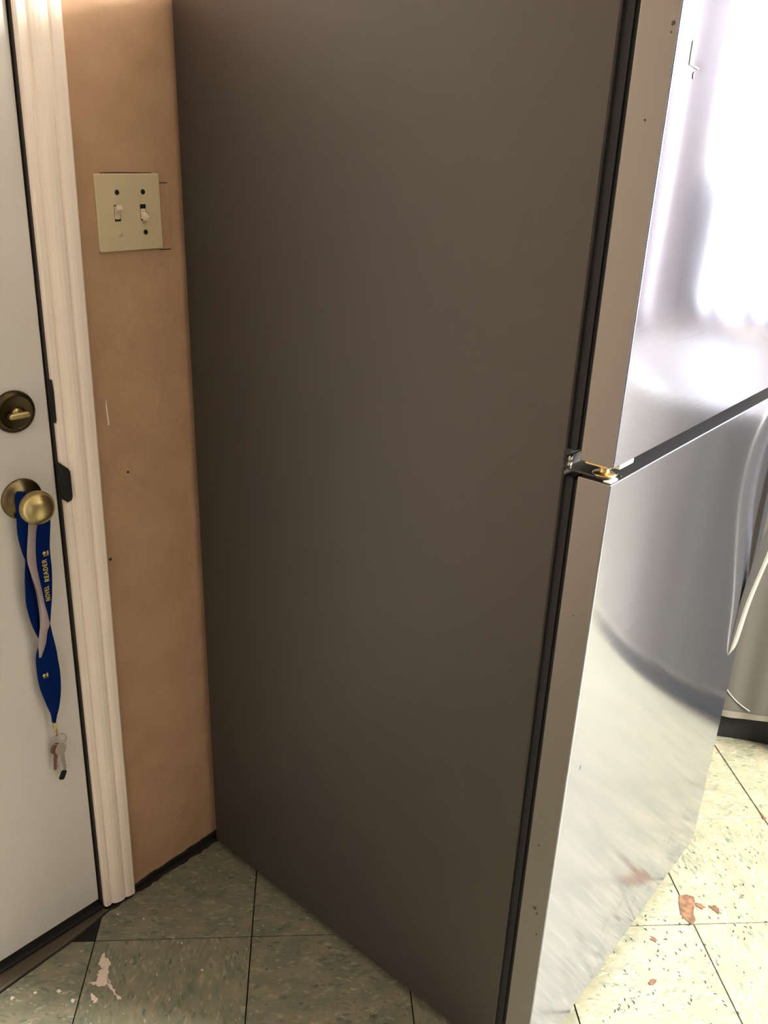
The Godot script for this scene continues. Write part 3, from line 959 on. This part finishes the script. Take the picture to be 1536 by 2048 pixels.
func counter() -> void:
	var line := smooth_line([Vector2(0.98, 0.28), Vector2(1.115, 0.49), Vector2(1.2366, 0.673), Vector2(1.302, 0.80), Vector2(1.330, 0.95), Vector2(1.345, 1.08), Vector2(1.43, 1.27), Vector2(1.60, 1.44), Vector2(1.85, 1.57), Vector2(2.10, 1.62), Vector2(2.385, 1.63)])
	var c := thing("skirted_counter", "grey plastic skirted counter on a dark base, standing right of the refrigerator", "counter")
	var outline := line.duplicate()
	outline.append(Vector2(2.385, 0.12))
	outline.append(Vector2(0.98, 0.12))
	var st := begin()
	prism(st, outline, Vector3.ZERO, Vector3.RIGHT, Vector3.BACK, Vector3.UP, 0.0, 0.86, 0.0, 0.0)
	obj("base", st, M.black, c).set_meta("label", "dark base recessed under the skirt")
	st = begin()
	var top: PackedVector2Array = Geometry2D.intersect_polygons(Geometry2D.offset_polygon(outline, 0.03)[0], rr(0.5, 0.09, 2.395, 3.0))[0]
	prism(st, top, Vector3.ZERO, Vector3.RIGHT, Vector3.BACK, Vector3.UP, 0.86, 0.895, 0.004, 0.006)
	obj("worktop", st, M.worktop, c)
	# skirt: a hanging sheet with shallow folds, 2 cm proud of the base
	var sheet := func(yl: float, yh: float, off: float, rows: int, s: SurfaceTool, wav: float) -> void:
		var n := line.size()
		var pts := []
		var dense := PackedVector2Array()
		var nor := PackedVector2Array()
		for i in n - 1:
			for k in 4:
				dense.append(line[i].lerp(line[i + 1], k / 4.0))
				var t := (line[mini(i + 2, n - 1)] - line[maxi(i - 1, 0)]).normalized()
				nor.append(Vector2(-t.y, t.x))
		var run := 0.0
		for e in [0, 1]:
			var grid := []
			run = 0.0
			for i in dense.size():
				if i > 0:
					run += dense[i].distance_to(dense[i - 1])
				var col := []
				for r in rows + 1:
					var v := float(r) / rows
					var y := lerpf(yl, yh, v)
					var fold := (0.0035 * sin(run * 31.0 + 1.6 * sin(run * 9.0)) + 0.002 * sin(run * 71.0 + y * 3.0)) * (1.0 - 0.75 * smoothstep(0.2, 0.86, y))
					var p: Vector2 = dense[i] + nor[i] * (off + fold - e * 0.0015)
					col.append(Vector3(p.x, y + (wav * sin(run * 47.0 + 1.0) + wav * 0.7 * sin(run * 21.0)) * (1.0 - v), p.y))
				grid.append(col)
			pts.append(grid)
		for e in [0, 1]:
			s.set_smooth_group(e + 1)
			var grid: Array = pts[e]
			for i in grid.size() - 1:
				for r in rows:
					tri(s, grid[i][r], grid[i + 1][r], grid[i + 1][r + 1], e == 0)
					tri(s, grid[i][r], grid[i + 1][r + 1], grid[i][r + 1], e == 0)
		s.set_smooth_group(-1)
		for i in pts[0].size() - 1:
			tri(s, pts[0][i][0], pts[1][i][0], pts[1][i + 1][0], true)
			tri(s, pts[0][i][0], pts[1][i + 1][0], pts[0][i + 1][0], true)
	st = begin()
	sheet.call(0.098, 0.858, 0.020, 14, st, 0.0)
	obj("skirt", st, M.vinyl, c).set_meta("label", "hanging grey plastic skirt with shallow creases")
	st = begin()
	sheet.call(0.084, 0.102, 0.0215, 2, st, 0.0022)
	obj("hem", st, M.vinylhem, c).set_meta("label", "paler wavy hem along the foot of the skirt")
	# two pressed creases in the plastic
	for q in [[Vector3(1.205, 0.170, 0.668), Vector3(1.222, 0.132, 0.690), Vector3(1.250, 0.110, 0.725)], [Vector3(1.268, 0.352, 0.760), Vector3(1.300, 0.350, 0.830), Vector3(1.312, 0.351, 0.95)]]:
		st = begin()
		var pts := []
		for i in 13:
			var t := i / 12.0
			var a: Vector3 = q[0].lerp(q[1], t)
			var b: Vector3 = q[1].lerp(q[2], t)
			pts.append(a.lerp(b, t))
		# settle the crease on the sheet
		var fit := []
		for p in pts:
			var best := Vector2.ZERO
			var bd := 9.0
			var bn := Vector2.ZERO
			for i in line.size() - 1:
				var near := Geometry2D.get_closest_point_to_segment(Vector2(p.x, p.z), line[i], line[i + 1])
				var d := near.distance_to(Vector2(p.x, p.z))
				if d < bd:
					bd = d
					best = near
					var t := (line[i + 1] - line[i]).normalized()
					bn = Vector2(-t.y, t.x)
			var s: Vector2 = best + bn * 0.0235
			fit.append(Vector3(s.x, p.y, s.y))
		tube(st, fit, 0.0013, 8)
		obj("crease", st, M.crease, c)

func sash_window(called: String, label: String, t: Transform3D, wide: float, low: float, high: float) -> void:
	# built in its own axes: x along the wall, z into the room, then placed in the opening
	var st := begin()
	var h := wide / 2
	for b in [[low, low + 0.045, -h, h], [high - 0.045, high, -h, h], [low + 0.045, high - 0.045, -h, -h + 0.045], [low + 0.045, high - 0.045, h - 0.045, h], [1.58, 1.62, -h + 0.045, h - 0.045]]:
		bx(st, Vector3(b[2], b[0], -0.085), Vector3(b[3], b[1], -0.045), 0.003)
	var wf := obj(called, st, M.paint)
	wf.transform = t
	struct_tag(wf, label, "window")
	for y in [low + 0.045, 1.62]:
		st = begin()
		bx(st, Vector3(-h + 0.045, y, -0.067), Vector3(h - 0.045, 1.58 if y < 1.5 else high - 0.045, -0.063))
		obj("pane", st, M.glass, wf)
	st = begin()
	bx(st, Vector3(-h - 0.05, low - 0.025, -0.045), Vector3(h + 0.05, low, 0.004), 0.003)
	obj("sill", st, M.paint, wf)

func window_and_curtains() -> void:
	sash_window("window_1", "white framed sash window in the wall beyond the counter", Transform3D(Basis(Vector3.UP, -PI / 2), Vector3(2.4, 0, 1.26)), 0.76, 0.93, 2.14)
	sash_window("window_2", "white framed sash window in the wall facing the fridge", Transform3D(Basis(Vector3.UP, PI), Vector3(1.95, 0, 3.4)), 0.84, 1.06, 2.30)
	# rod and thin white curtains at the window beyond the counter
	var rod := thing("curtain_rod", "thin white curtain rod above the window beyond the counter", "curtain rod")
	var st := begin()
	tube(st, [Vector3(2.335, 2.24, 0.55), Vector3(2.335, 2.24, 1.3), Vector3(2.335, 2.24, 2.30)], 0.009, 12)
	obj("rod", st, M.whiteplastic, rod)
	for z in [0.62, 2.24]:
		st = begin()
		bx(st, Vector3(2.326, 2.225, z - 0.008), Vector3(2.401, 2.250, z + 0.008), 0.002)
		obj("bracket", st, M.whiteplastic, rod)
	var z0 := 1.62
	var z1 := 2.22
	st = begin()
	var nz := 90
	var ny := 10
	for e in 2:
		st.set_smooth_group(e + 1)
		for i in nz:
			for r in ny:
				var q := []
				for c in [[i, r], [i + 1, r], [i + 1, r + 1], [i, r + 1]]:
					var s := float(c[0]) / nz
					var v := float(c[1]) / ny
					var y := lerpf(0.93, 2.2300, v)
					var amp := lerpf(0.024, 0.012, v)
					q.append(Vector3(2.325 + amp * sin(s * (z1 - z0) * 62.0 + 0.5 * sin(v * 4.0)) + e * 0.0012, y, lerpf(z0, z1, s) + 0.012 * (1.0 - v) * sin(s * 9.0)))
				tri(st, q[0], q[1], q[2], e == 1)
				tri(st, q[0], q[2], q[3], e == 1)
	var cu := obj("curtain", st, M.curtain)
	cu.set_meta("label", "sheer pale curtain drawn to one side of the window beyond the counter")
	cu.set_meta("category", "curtain")
	# short cafe curtain in narrow gathered panels across the lower half of the pane
	var vb := thing("cafe_curtain", "short cafe curtain in narrow pale panels across the lower half of the window", "cafe curtain")
	st = begin()
	tube(st, [Vector3(2.372, 1.452, 0.89), Vector3(2.372, 1.452, 1.2), Vector3(2.372, 1.452, 1.63)], 0.005, 10)
	obj("rod", st, M.whiteplastic, vb)
	for w in [[0.90, 1.315, 40], [1.350, 1.405, 8], [1.468, 1.512, 8], [1.530, 1.576, 8], [1.592, 1.625, 6]]:
		st = begin()
		var z2: float = w[0]
		var z3: float = w[1]
		var n2: int = w[2]
		for e in 2:
			st.set_smooth_group(e + 1)
			for i in n2:
				for r in 8:
					var q := []
					for c in [[i, r], [i + 1, r], [i + 1, r + 1], [i, r + 1]]:
						var z := lerpf(z2, z3, float(c[0]) / n2)
						var v := float(c[1]) / 8.0
						q.append(Vector3(2.370 + lerpf(0.011, 0.004, v) * sin(z * 130.0 + v) - e * 0.0012, lerpf(0.945, 1.446, v), z + 0.010 * sin(v * 3.0 + z2 * 9.0) * (1.0 - v)))
					tri(st, q[0], q[1], q[2], e == 0)
					tri(st, q[0], q[2], q[3], e == 0)
		obj("panel", st, M.cafe, vb)

func switch_plate() -> void:
	var s := thing("light_switch", "ivory double toggle light switch plate on the tan wall", "light switch", Vector3(-0.1110, 1.3468, 0.0))
	s.rotation.z = 0.018
	var h := 0.0570
	# plate with two toggle openings: outline strips round the openings
	var st := begin()
	var zt := 0.0052
	var cols := [[-h, -0.0270], [-0.0190, 0.0190], [0.0270, h]]
	bz(st, Vector3(-h, -h, 0), Vector3(h, h, 0.0030), 0.0, 0.003)
	prism(st, rr(-h, -h, h, h, 0.003), Vector3.ZERO, Vector3.RIGHT, Vector3.UP, Vector3.BACK, 0.003, zt, 0.0, 0.0016)
	var plate := obj("plate", st, M.plate, s)
	for k in 2:
		var cx: float = [-0.0228, 0.0232][k]
		st = begin()
		bz(st, Vector3(cx - 0.0052, -0.0120, zt - 0.001), Vector3(cx + 0.0052, 0.0120, zt + 0.0002))
		obj("toggle_slot", st, M.hole, plate)
		st = begin()
		var dir := 1.0 if k == 0 else -1.0
		# lever leaning up (left) or down (right)
		var base := Vector3(cx, 0, zt - 0.001)
		var W := Vector3(0, dir * 0.50, 0.87).normalized()
		var V := Vector3.RIGHT.cross(W) * -1.0
		prism(st, rr(-0.0042, -0.0042, 0.0042, 0.0042, 0.0012, 2), base + Vector3(0, dir * 0.0035, 0), Vector3.RIGHT, V, W, -0.001, 0.0120, 0.0, 0.0012)
		bz(st, Vector3(cx - 0.0045, (-0.0090 if k == 0 else -0.0100), zt - 0.001), Vector3(cx + 0.0045, (0.0105 if k == 0 else 0.0055), zt + 0.0009), 0.0005, 0.001)
		obj("toggle", st, M.toggle, s)
	for p in [Vector2(-0.0208, 0.0302), Vector2(0.0250, 0.0302), Vector2(-0.0208, -0.0305), Vector2(0.0250, -0.0300)]:
		st = begin()
		lathe(st, [Vector2(0.0040, 0), Vector2(0.0038, 0.0007), Vector2(0.0020, 0.0012), Vector2(0, 0.0013)], Vector3(p.x, p.y, zt - 0.0002), Vector3.BACK, 20)
		var pale: bool = p.x < 0.0 and p.y < 0.0
		var sc := obj("screw", st, M.plate if pale else M.hole, s)
		if pale:
			sc.set_meta("label", "ivory screw, the others dark")
	st = begin()
	prism(st, PackedVector2Array([Vector2(-0.020, -h - 0.0004), Vector2(h - 0.002, -h - 0.0014), Vector2(h - 0.002, -h + 0.002), Vector2(-0.02, -h + 0.002)]), Vector3.ZERO, Vector3.RIGHT, Vector3.UP, Vector3.BACK, 0.0, 0.0006)
	obj("grime_line", st, M.grime, s)
	st = begin()
	prism(st, PackedVector2Array([Vector2(-0.044, h + 0.0012), Vector2(-0.018, h + 0.0016), Vector2(0.046, h + 0.0010), Vector2(0.046, h - 0.002), Vector2(-0.044, h - 0.002)]), Vector3.ZERO, Vector3.RIGHT, Vector3.UP, Vector3.BACK, 0.0, 0.0006)
	obj("grime_line", st, M.grime, s)

func v2(a: Array) -> Array:
	var o := []
	for p in a:
		o.append(Vector2(p[0], p[1]))
	return o

func lanyard() -> void:
	var l := thing("lanyard", "blue lanyard with gold lettering looped over the brass door knob", "lanyard")
	var st := begin()
	ribbon(st, v2([[-0.3440, 0.9440], [-0.3290, 0.9360], [-0.3503, 0.9408], [-0.3338, 0.9306], [-0.3498, 0.9113], [-0.3270, 0.8882], [-0.3508, 0.8687], [-0.3335, 0.8507], [-0.3480, 0.8372], [-0.3389, 0.8298], [-0.3456, 0.8222], [-0.3424, 0.8211]]), 0.012, [0.010, 0.012, 0.006, 0.012, 0.0, 0.008, -0.004, 0.004, -0.003, 0.0, 0.0, 0.0])
	ribbon(st, v2([[-0.3456, 0.8222], [-0.3424, 0.8211], [-0.3501, 0.7977], [-0.3366, 0.7888], [-0.3529, 0.7668], [-0.3312, 0.7543], [-0.3527, 0.739], [-0.3310, 0.7169], [-0.3481, 0.7042], [-0.3338, 0.6912], [-0.3407, 0.6772], [-0.336, 0.6723]]), 0.012, [0.0, 0.0, 0.002, -0.006, 0.002, -0.008, 0.0, -0.006, 0.0, -0.003, 0.0, 0.0])
	ribbon(st, v2([[-0.3201, 0.895], [-0.3020, 0.890], [-0.3201, 0.884], [-0.3013, 0.8786], [-0.3288, 0.8516], [-0.3059, 0.8356], [-0.3298, 0.8118], [-0.3076, 0.7953], [-0.3271, 0.7745], [-0.311, 0.7547], [-0.3247, 0.7411], [-0.3147, 0.7278], [-0.3219, 0.702], [-0.3194, 0.701]]), 0.018, [0.0, 0.002, 0.0, 0.002, -0.002, 0.0, -0.002, 0.002, -0.002, 0.001, -0.001, 0.0, 0.0, 0.0])
	ribbon(st, v2([[-0.3218, 0.7002], [-0.3185, 0.6985], [-0.3256, 0.6727], [-0.3162, 0.6688], [-0.3407, 0.6544], [-0.314, 0.6462], [-0.3463, 0.6374], [-0.3128, 0.6227], [-0.3478, 0.6083], [-0.3118, 0.5969], [-0.3467, 0.5775], [-0.3135, 0.5617], [-0.3392, 0.5378], [-0.3195, 0.5311], [-0.334, 0.5173], [-0.3241, 0.5144], [-0.3332, 0.5000], [-0.3277, 0.4971]]), 0.014, [0.0, 0.0, -0.002, 0.002, -0.005, 0.003, -0.006, 0.003, -0.006, 0.003, -0.004, 0.002, -0.002, 0.002, -0.003, 0.0, -0.004, -0.002])
	obj("strap", st, M.blue, l).set_meta("label", "blue printed face of the strap")
	st = begin()
	ribbon(st, v2([[-0.3365, 0.9020], [-0.3227, 0.8980], [-0.3371, 0.8896], [-0.3227, 0.8854], [-0.3438, 0.8526], [-0.329, 0.8436], [-0.3475, 0.8274], [-0.3308, 0.8129], [-0.3444, 0.804], [-0.3304, 0.7856], [-0.3373, 0.7697], [-0.3284, 0.7572], [-0.3338, 0.7312], [-0.3239, 0.718], [-0.3367, 0.7134], [-0.3225, 0.6983], [-0.3414, 0.6867], [-0.3265, 0.6855], [-0.3439, 0.6636], [-0.3307, 0.6629], [-0.3431, 0.6388], [-0.3375, 0.6413]]), 0.0215, [-0.002, -0.004, 0.0, -0.004, 0.001, -0.004, 0.002, -0.004, 0.002, -0.003, 0.002, -0.002, 0.001, 0.0, 0.001, -0.001, -0.001, -0.003, -0.003, -0.005, -0.008, -0.009])
	obj("strap_underside", st, M.pale, l).set_meta("label", "pale unprinted back of the twisted strap")
	# gold print running up the right-hand strand
	var font := SystemFont.new()
	font.font_names = PackedStringArray(["Droid Sans"])
	font.font_weight = 700
	for q in [["READER", Vector3(-0.3190, 0.7985, 0.0218), 0.0405, -0.03], ["NOVEL", Vector3(-0.3205, 0.7570, 0.0218), 0.0275, -0.03]]:
		var tm := TextMesh.new()
		tm.text = q[0]
		tm.font = font
		tm.font_size = 32
		tm.pixel_size = 0.0004
		tm.depth = 0.0003
		tm.horizontal_alignment = HORIZONTAL_ALIGNMENT_CENTER
		tm.vertical_alignment = VERTICAL_ALIGNMENT_CENTER
		var t := put("lettering", tm, M.gold, l)
		var bb := tm.get_aabb()
		var sc: float = q[2] / maxf(bb.size.x, 0.001)
		t.transform = Transform3D(Basis(Vector3.BACK, PI / 2 + q[3] + 0.05) * Basis.from_scale(Vector3(sc, 0.0078 / maxf(bb.size.y, 0.001), 1)), q[1])
	for c in [Vector3(-0.3150, 0.8300, 0.0218), Vector3(-0.3370, 0.6040, 0.0165)]:
		st = begin()
		lathe(st, [Vector2(0.0030, 0), Vector2(0.0026, 0.0005), Vector2(0, 0.0006)], c + Vector3(-0.003, 0, 0), Vector3.BACK, 14)
		bz(st, c + Vector3(0.0012, -0.0035, 0), c + Vector3(0.0038, 0.0030, 0.0005), 0.0, 0.0008)
		bz(st, c + Vector3(-0.005, -0.0052, 0), c + Vector3(0.004, -0.0042, 0.0004))
		obj("emblem", st, M.gold, l)
	st = begin()
	bz(st, Vector3(-0.3318, 0.4860, 0.0072), Vector3(-0.3262, 0.4985, 0.0128), 0.0008, 0.001)
	obj("crimp", st, M.goldbrass, l)
	st = begin()
	tube(st, [Vector3(-0.3285, 0.4870, 0.010), Vector3(-0.3278, 0.4810, 0.011), Vector3(-0.3292, 0.4745, 0.011), Vector3(-0.3272, 0.4690, 0.010), Vector3(-0.3248, 0.4705, 0.009), Vector3(-0.3254, 0.4760, 0.009)], 0.0013, 8)
	lathe(st, [Vector2(0, 0.0), Vector2(0.0028, 0.001), Vector2(0.0028, 0.005), Vector2(0, 0.006)], Vector3(-0.3286, 0.4795, 0.010), Vector3.UP, 14)
	obj("clasp", st, M.goldbrass, l)
	# key ring hanging from the clasp
	var kr := thing("key_ring", "small bunch of silver and reddish keys on a split ring hanging from the lanyard", "keys")
	st = begin()
	var pts := []
	for i in 30:
		var t := TAU * i / 30
		pts.append(Vector3(-0.3237 + 0.0118 * cos(t), 0.4580 + 0.0115 * sin(t), 0.008 + 0.004 * cos(t)))
	tube(st, pts, 0.0011, 8, true)
	obj("ring", st, M.key, kr)
	for q in [[Vector3(-0.3300, 0.4500, 0.0045), -0.10, 1.0], [Vector3(-0.3245, 0.4480, 0.0085), 0.10, 1.08]]:
		var silver: bool = q[1] > 0.0
		st = begin()
		var sc: float = q[2]
		var bow := PackedVector2Array()
		for i in 16:
			var t := TAU * i / 16
			bow.append(Vector2(0.0098 * cos(t), -0.0105 + 0.0110 * sin(t)) * sc)
		prism(st, bow, Vector3.ZERO, Vector3.RIGHT, Vector3.UP, Vector3.BACK, 0.0, 0.0022, 0.0004, 0.0004)
		var blade := PackedVector2Array([Vector2(-0.0035, -0.019), Vector2(-0.0035, -0.052), Vector2(-0.0010, -0.056), Vector2(0.0022, -0.053), Vector2(0.0012, -0.050), Vector2(0.0034, -0.047), Vector2(0.0016, -0.043), Vector2(0.0036, -0.039), Vector2(0.0018, -0.035), Vector2(0.0038, -0.031), Vector2(0.0038, -0.019)])
		for i in blade.size():
			blade[i] *= sc
		prism(st, blade, Vector3.ZERO, Vector3.RIGHT, Vector3.UP, Vector3.BACK, 0.0002, 0.0020, 0.0003, 0.0003)
		var k := obj("key", st, M.key if silver else M.keypink, kr)
		k.position = q[0]
		k.rotation.z = q[1]
		k.set_meta("label", "silver key" if silver else "reddish key")
	st = begin()
	prism(st, rr(-0.0052, -0.0090, 0.0052, 0.0090, 0.003), Vector3.ZERO, Vector3.RIGHT, Vector3.UP, Vector3.BACK, 0.0, 0.004, 0.0008, 0.0008)
	var fob := obj("fob", st, M.black, kr)
	fob.position = Vector3(-0.3245, 0.3790, 0.0065)
	fob.rotation.z = -0.45

func lamp() -> void:
	var c := Vector3(-0.35, 2.46, 2.35)
	var t := thing("ceiling_light", "round frosted glass ceiling light over the kitchen", "ceiling light", c)
	var st := begin()
	lathe(st, [Vector2(0.0, -0.03), Vector2(0.17, -0.03), Vector2(0.175, -0.02), Vector2(0.175, 0.0), Vector2(0, 0.0)], Vector3.ZERO, Vector3.UP, 40)
	obj("base", st, M.whiteplastic, t)
	st = begin()
	var prof := []
	for i in 12:
		var a := PI / 2 * i / 11.0
		prof.append(Vector2(0.155 * sin(a), -0.03 - 0.07 * cos(a)))
	lathe(st, prof, Vector3.ZERO, Vector3.UP, 40)
	obj("shade", st, M.lampglass, t)
	var l := OmniLight3D.new()   # barely on beside the daylight
	l.name = "ceiling_lamp_light"
	l.position = c + Vector3(0, -0.13, 0)
	l.light_color = Color(1.0, 0.86, 0.68)
	l.light_energy = 0.02
	l.light_size = 0.14
	l.omni_range = 12.0
	l.omni_attenuation = 2.0
	l.shadow_enabled = true
	add_child(l)
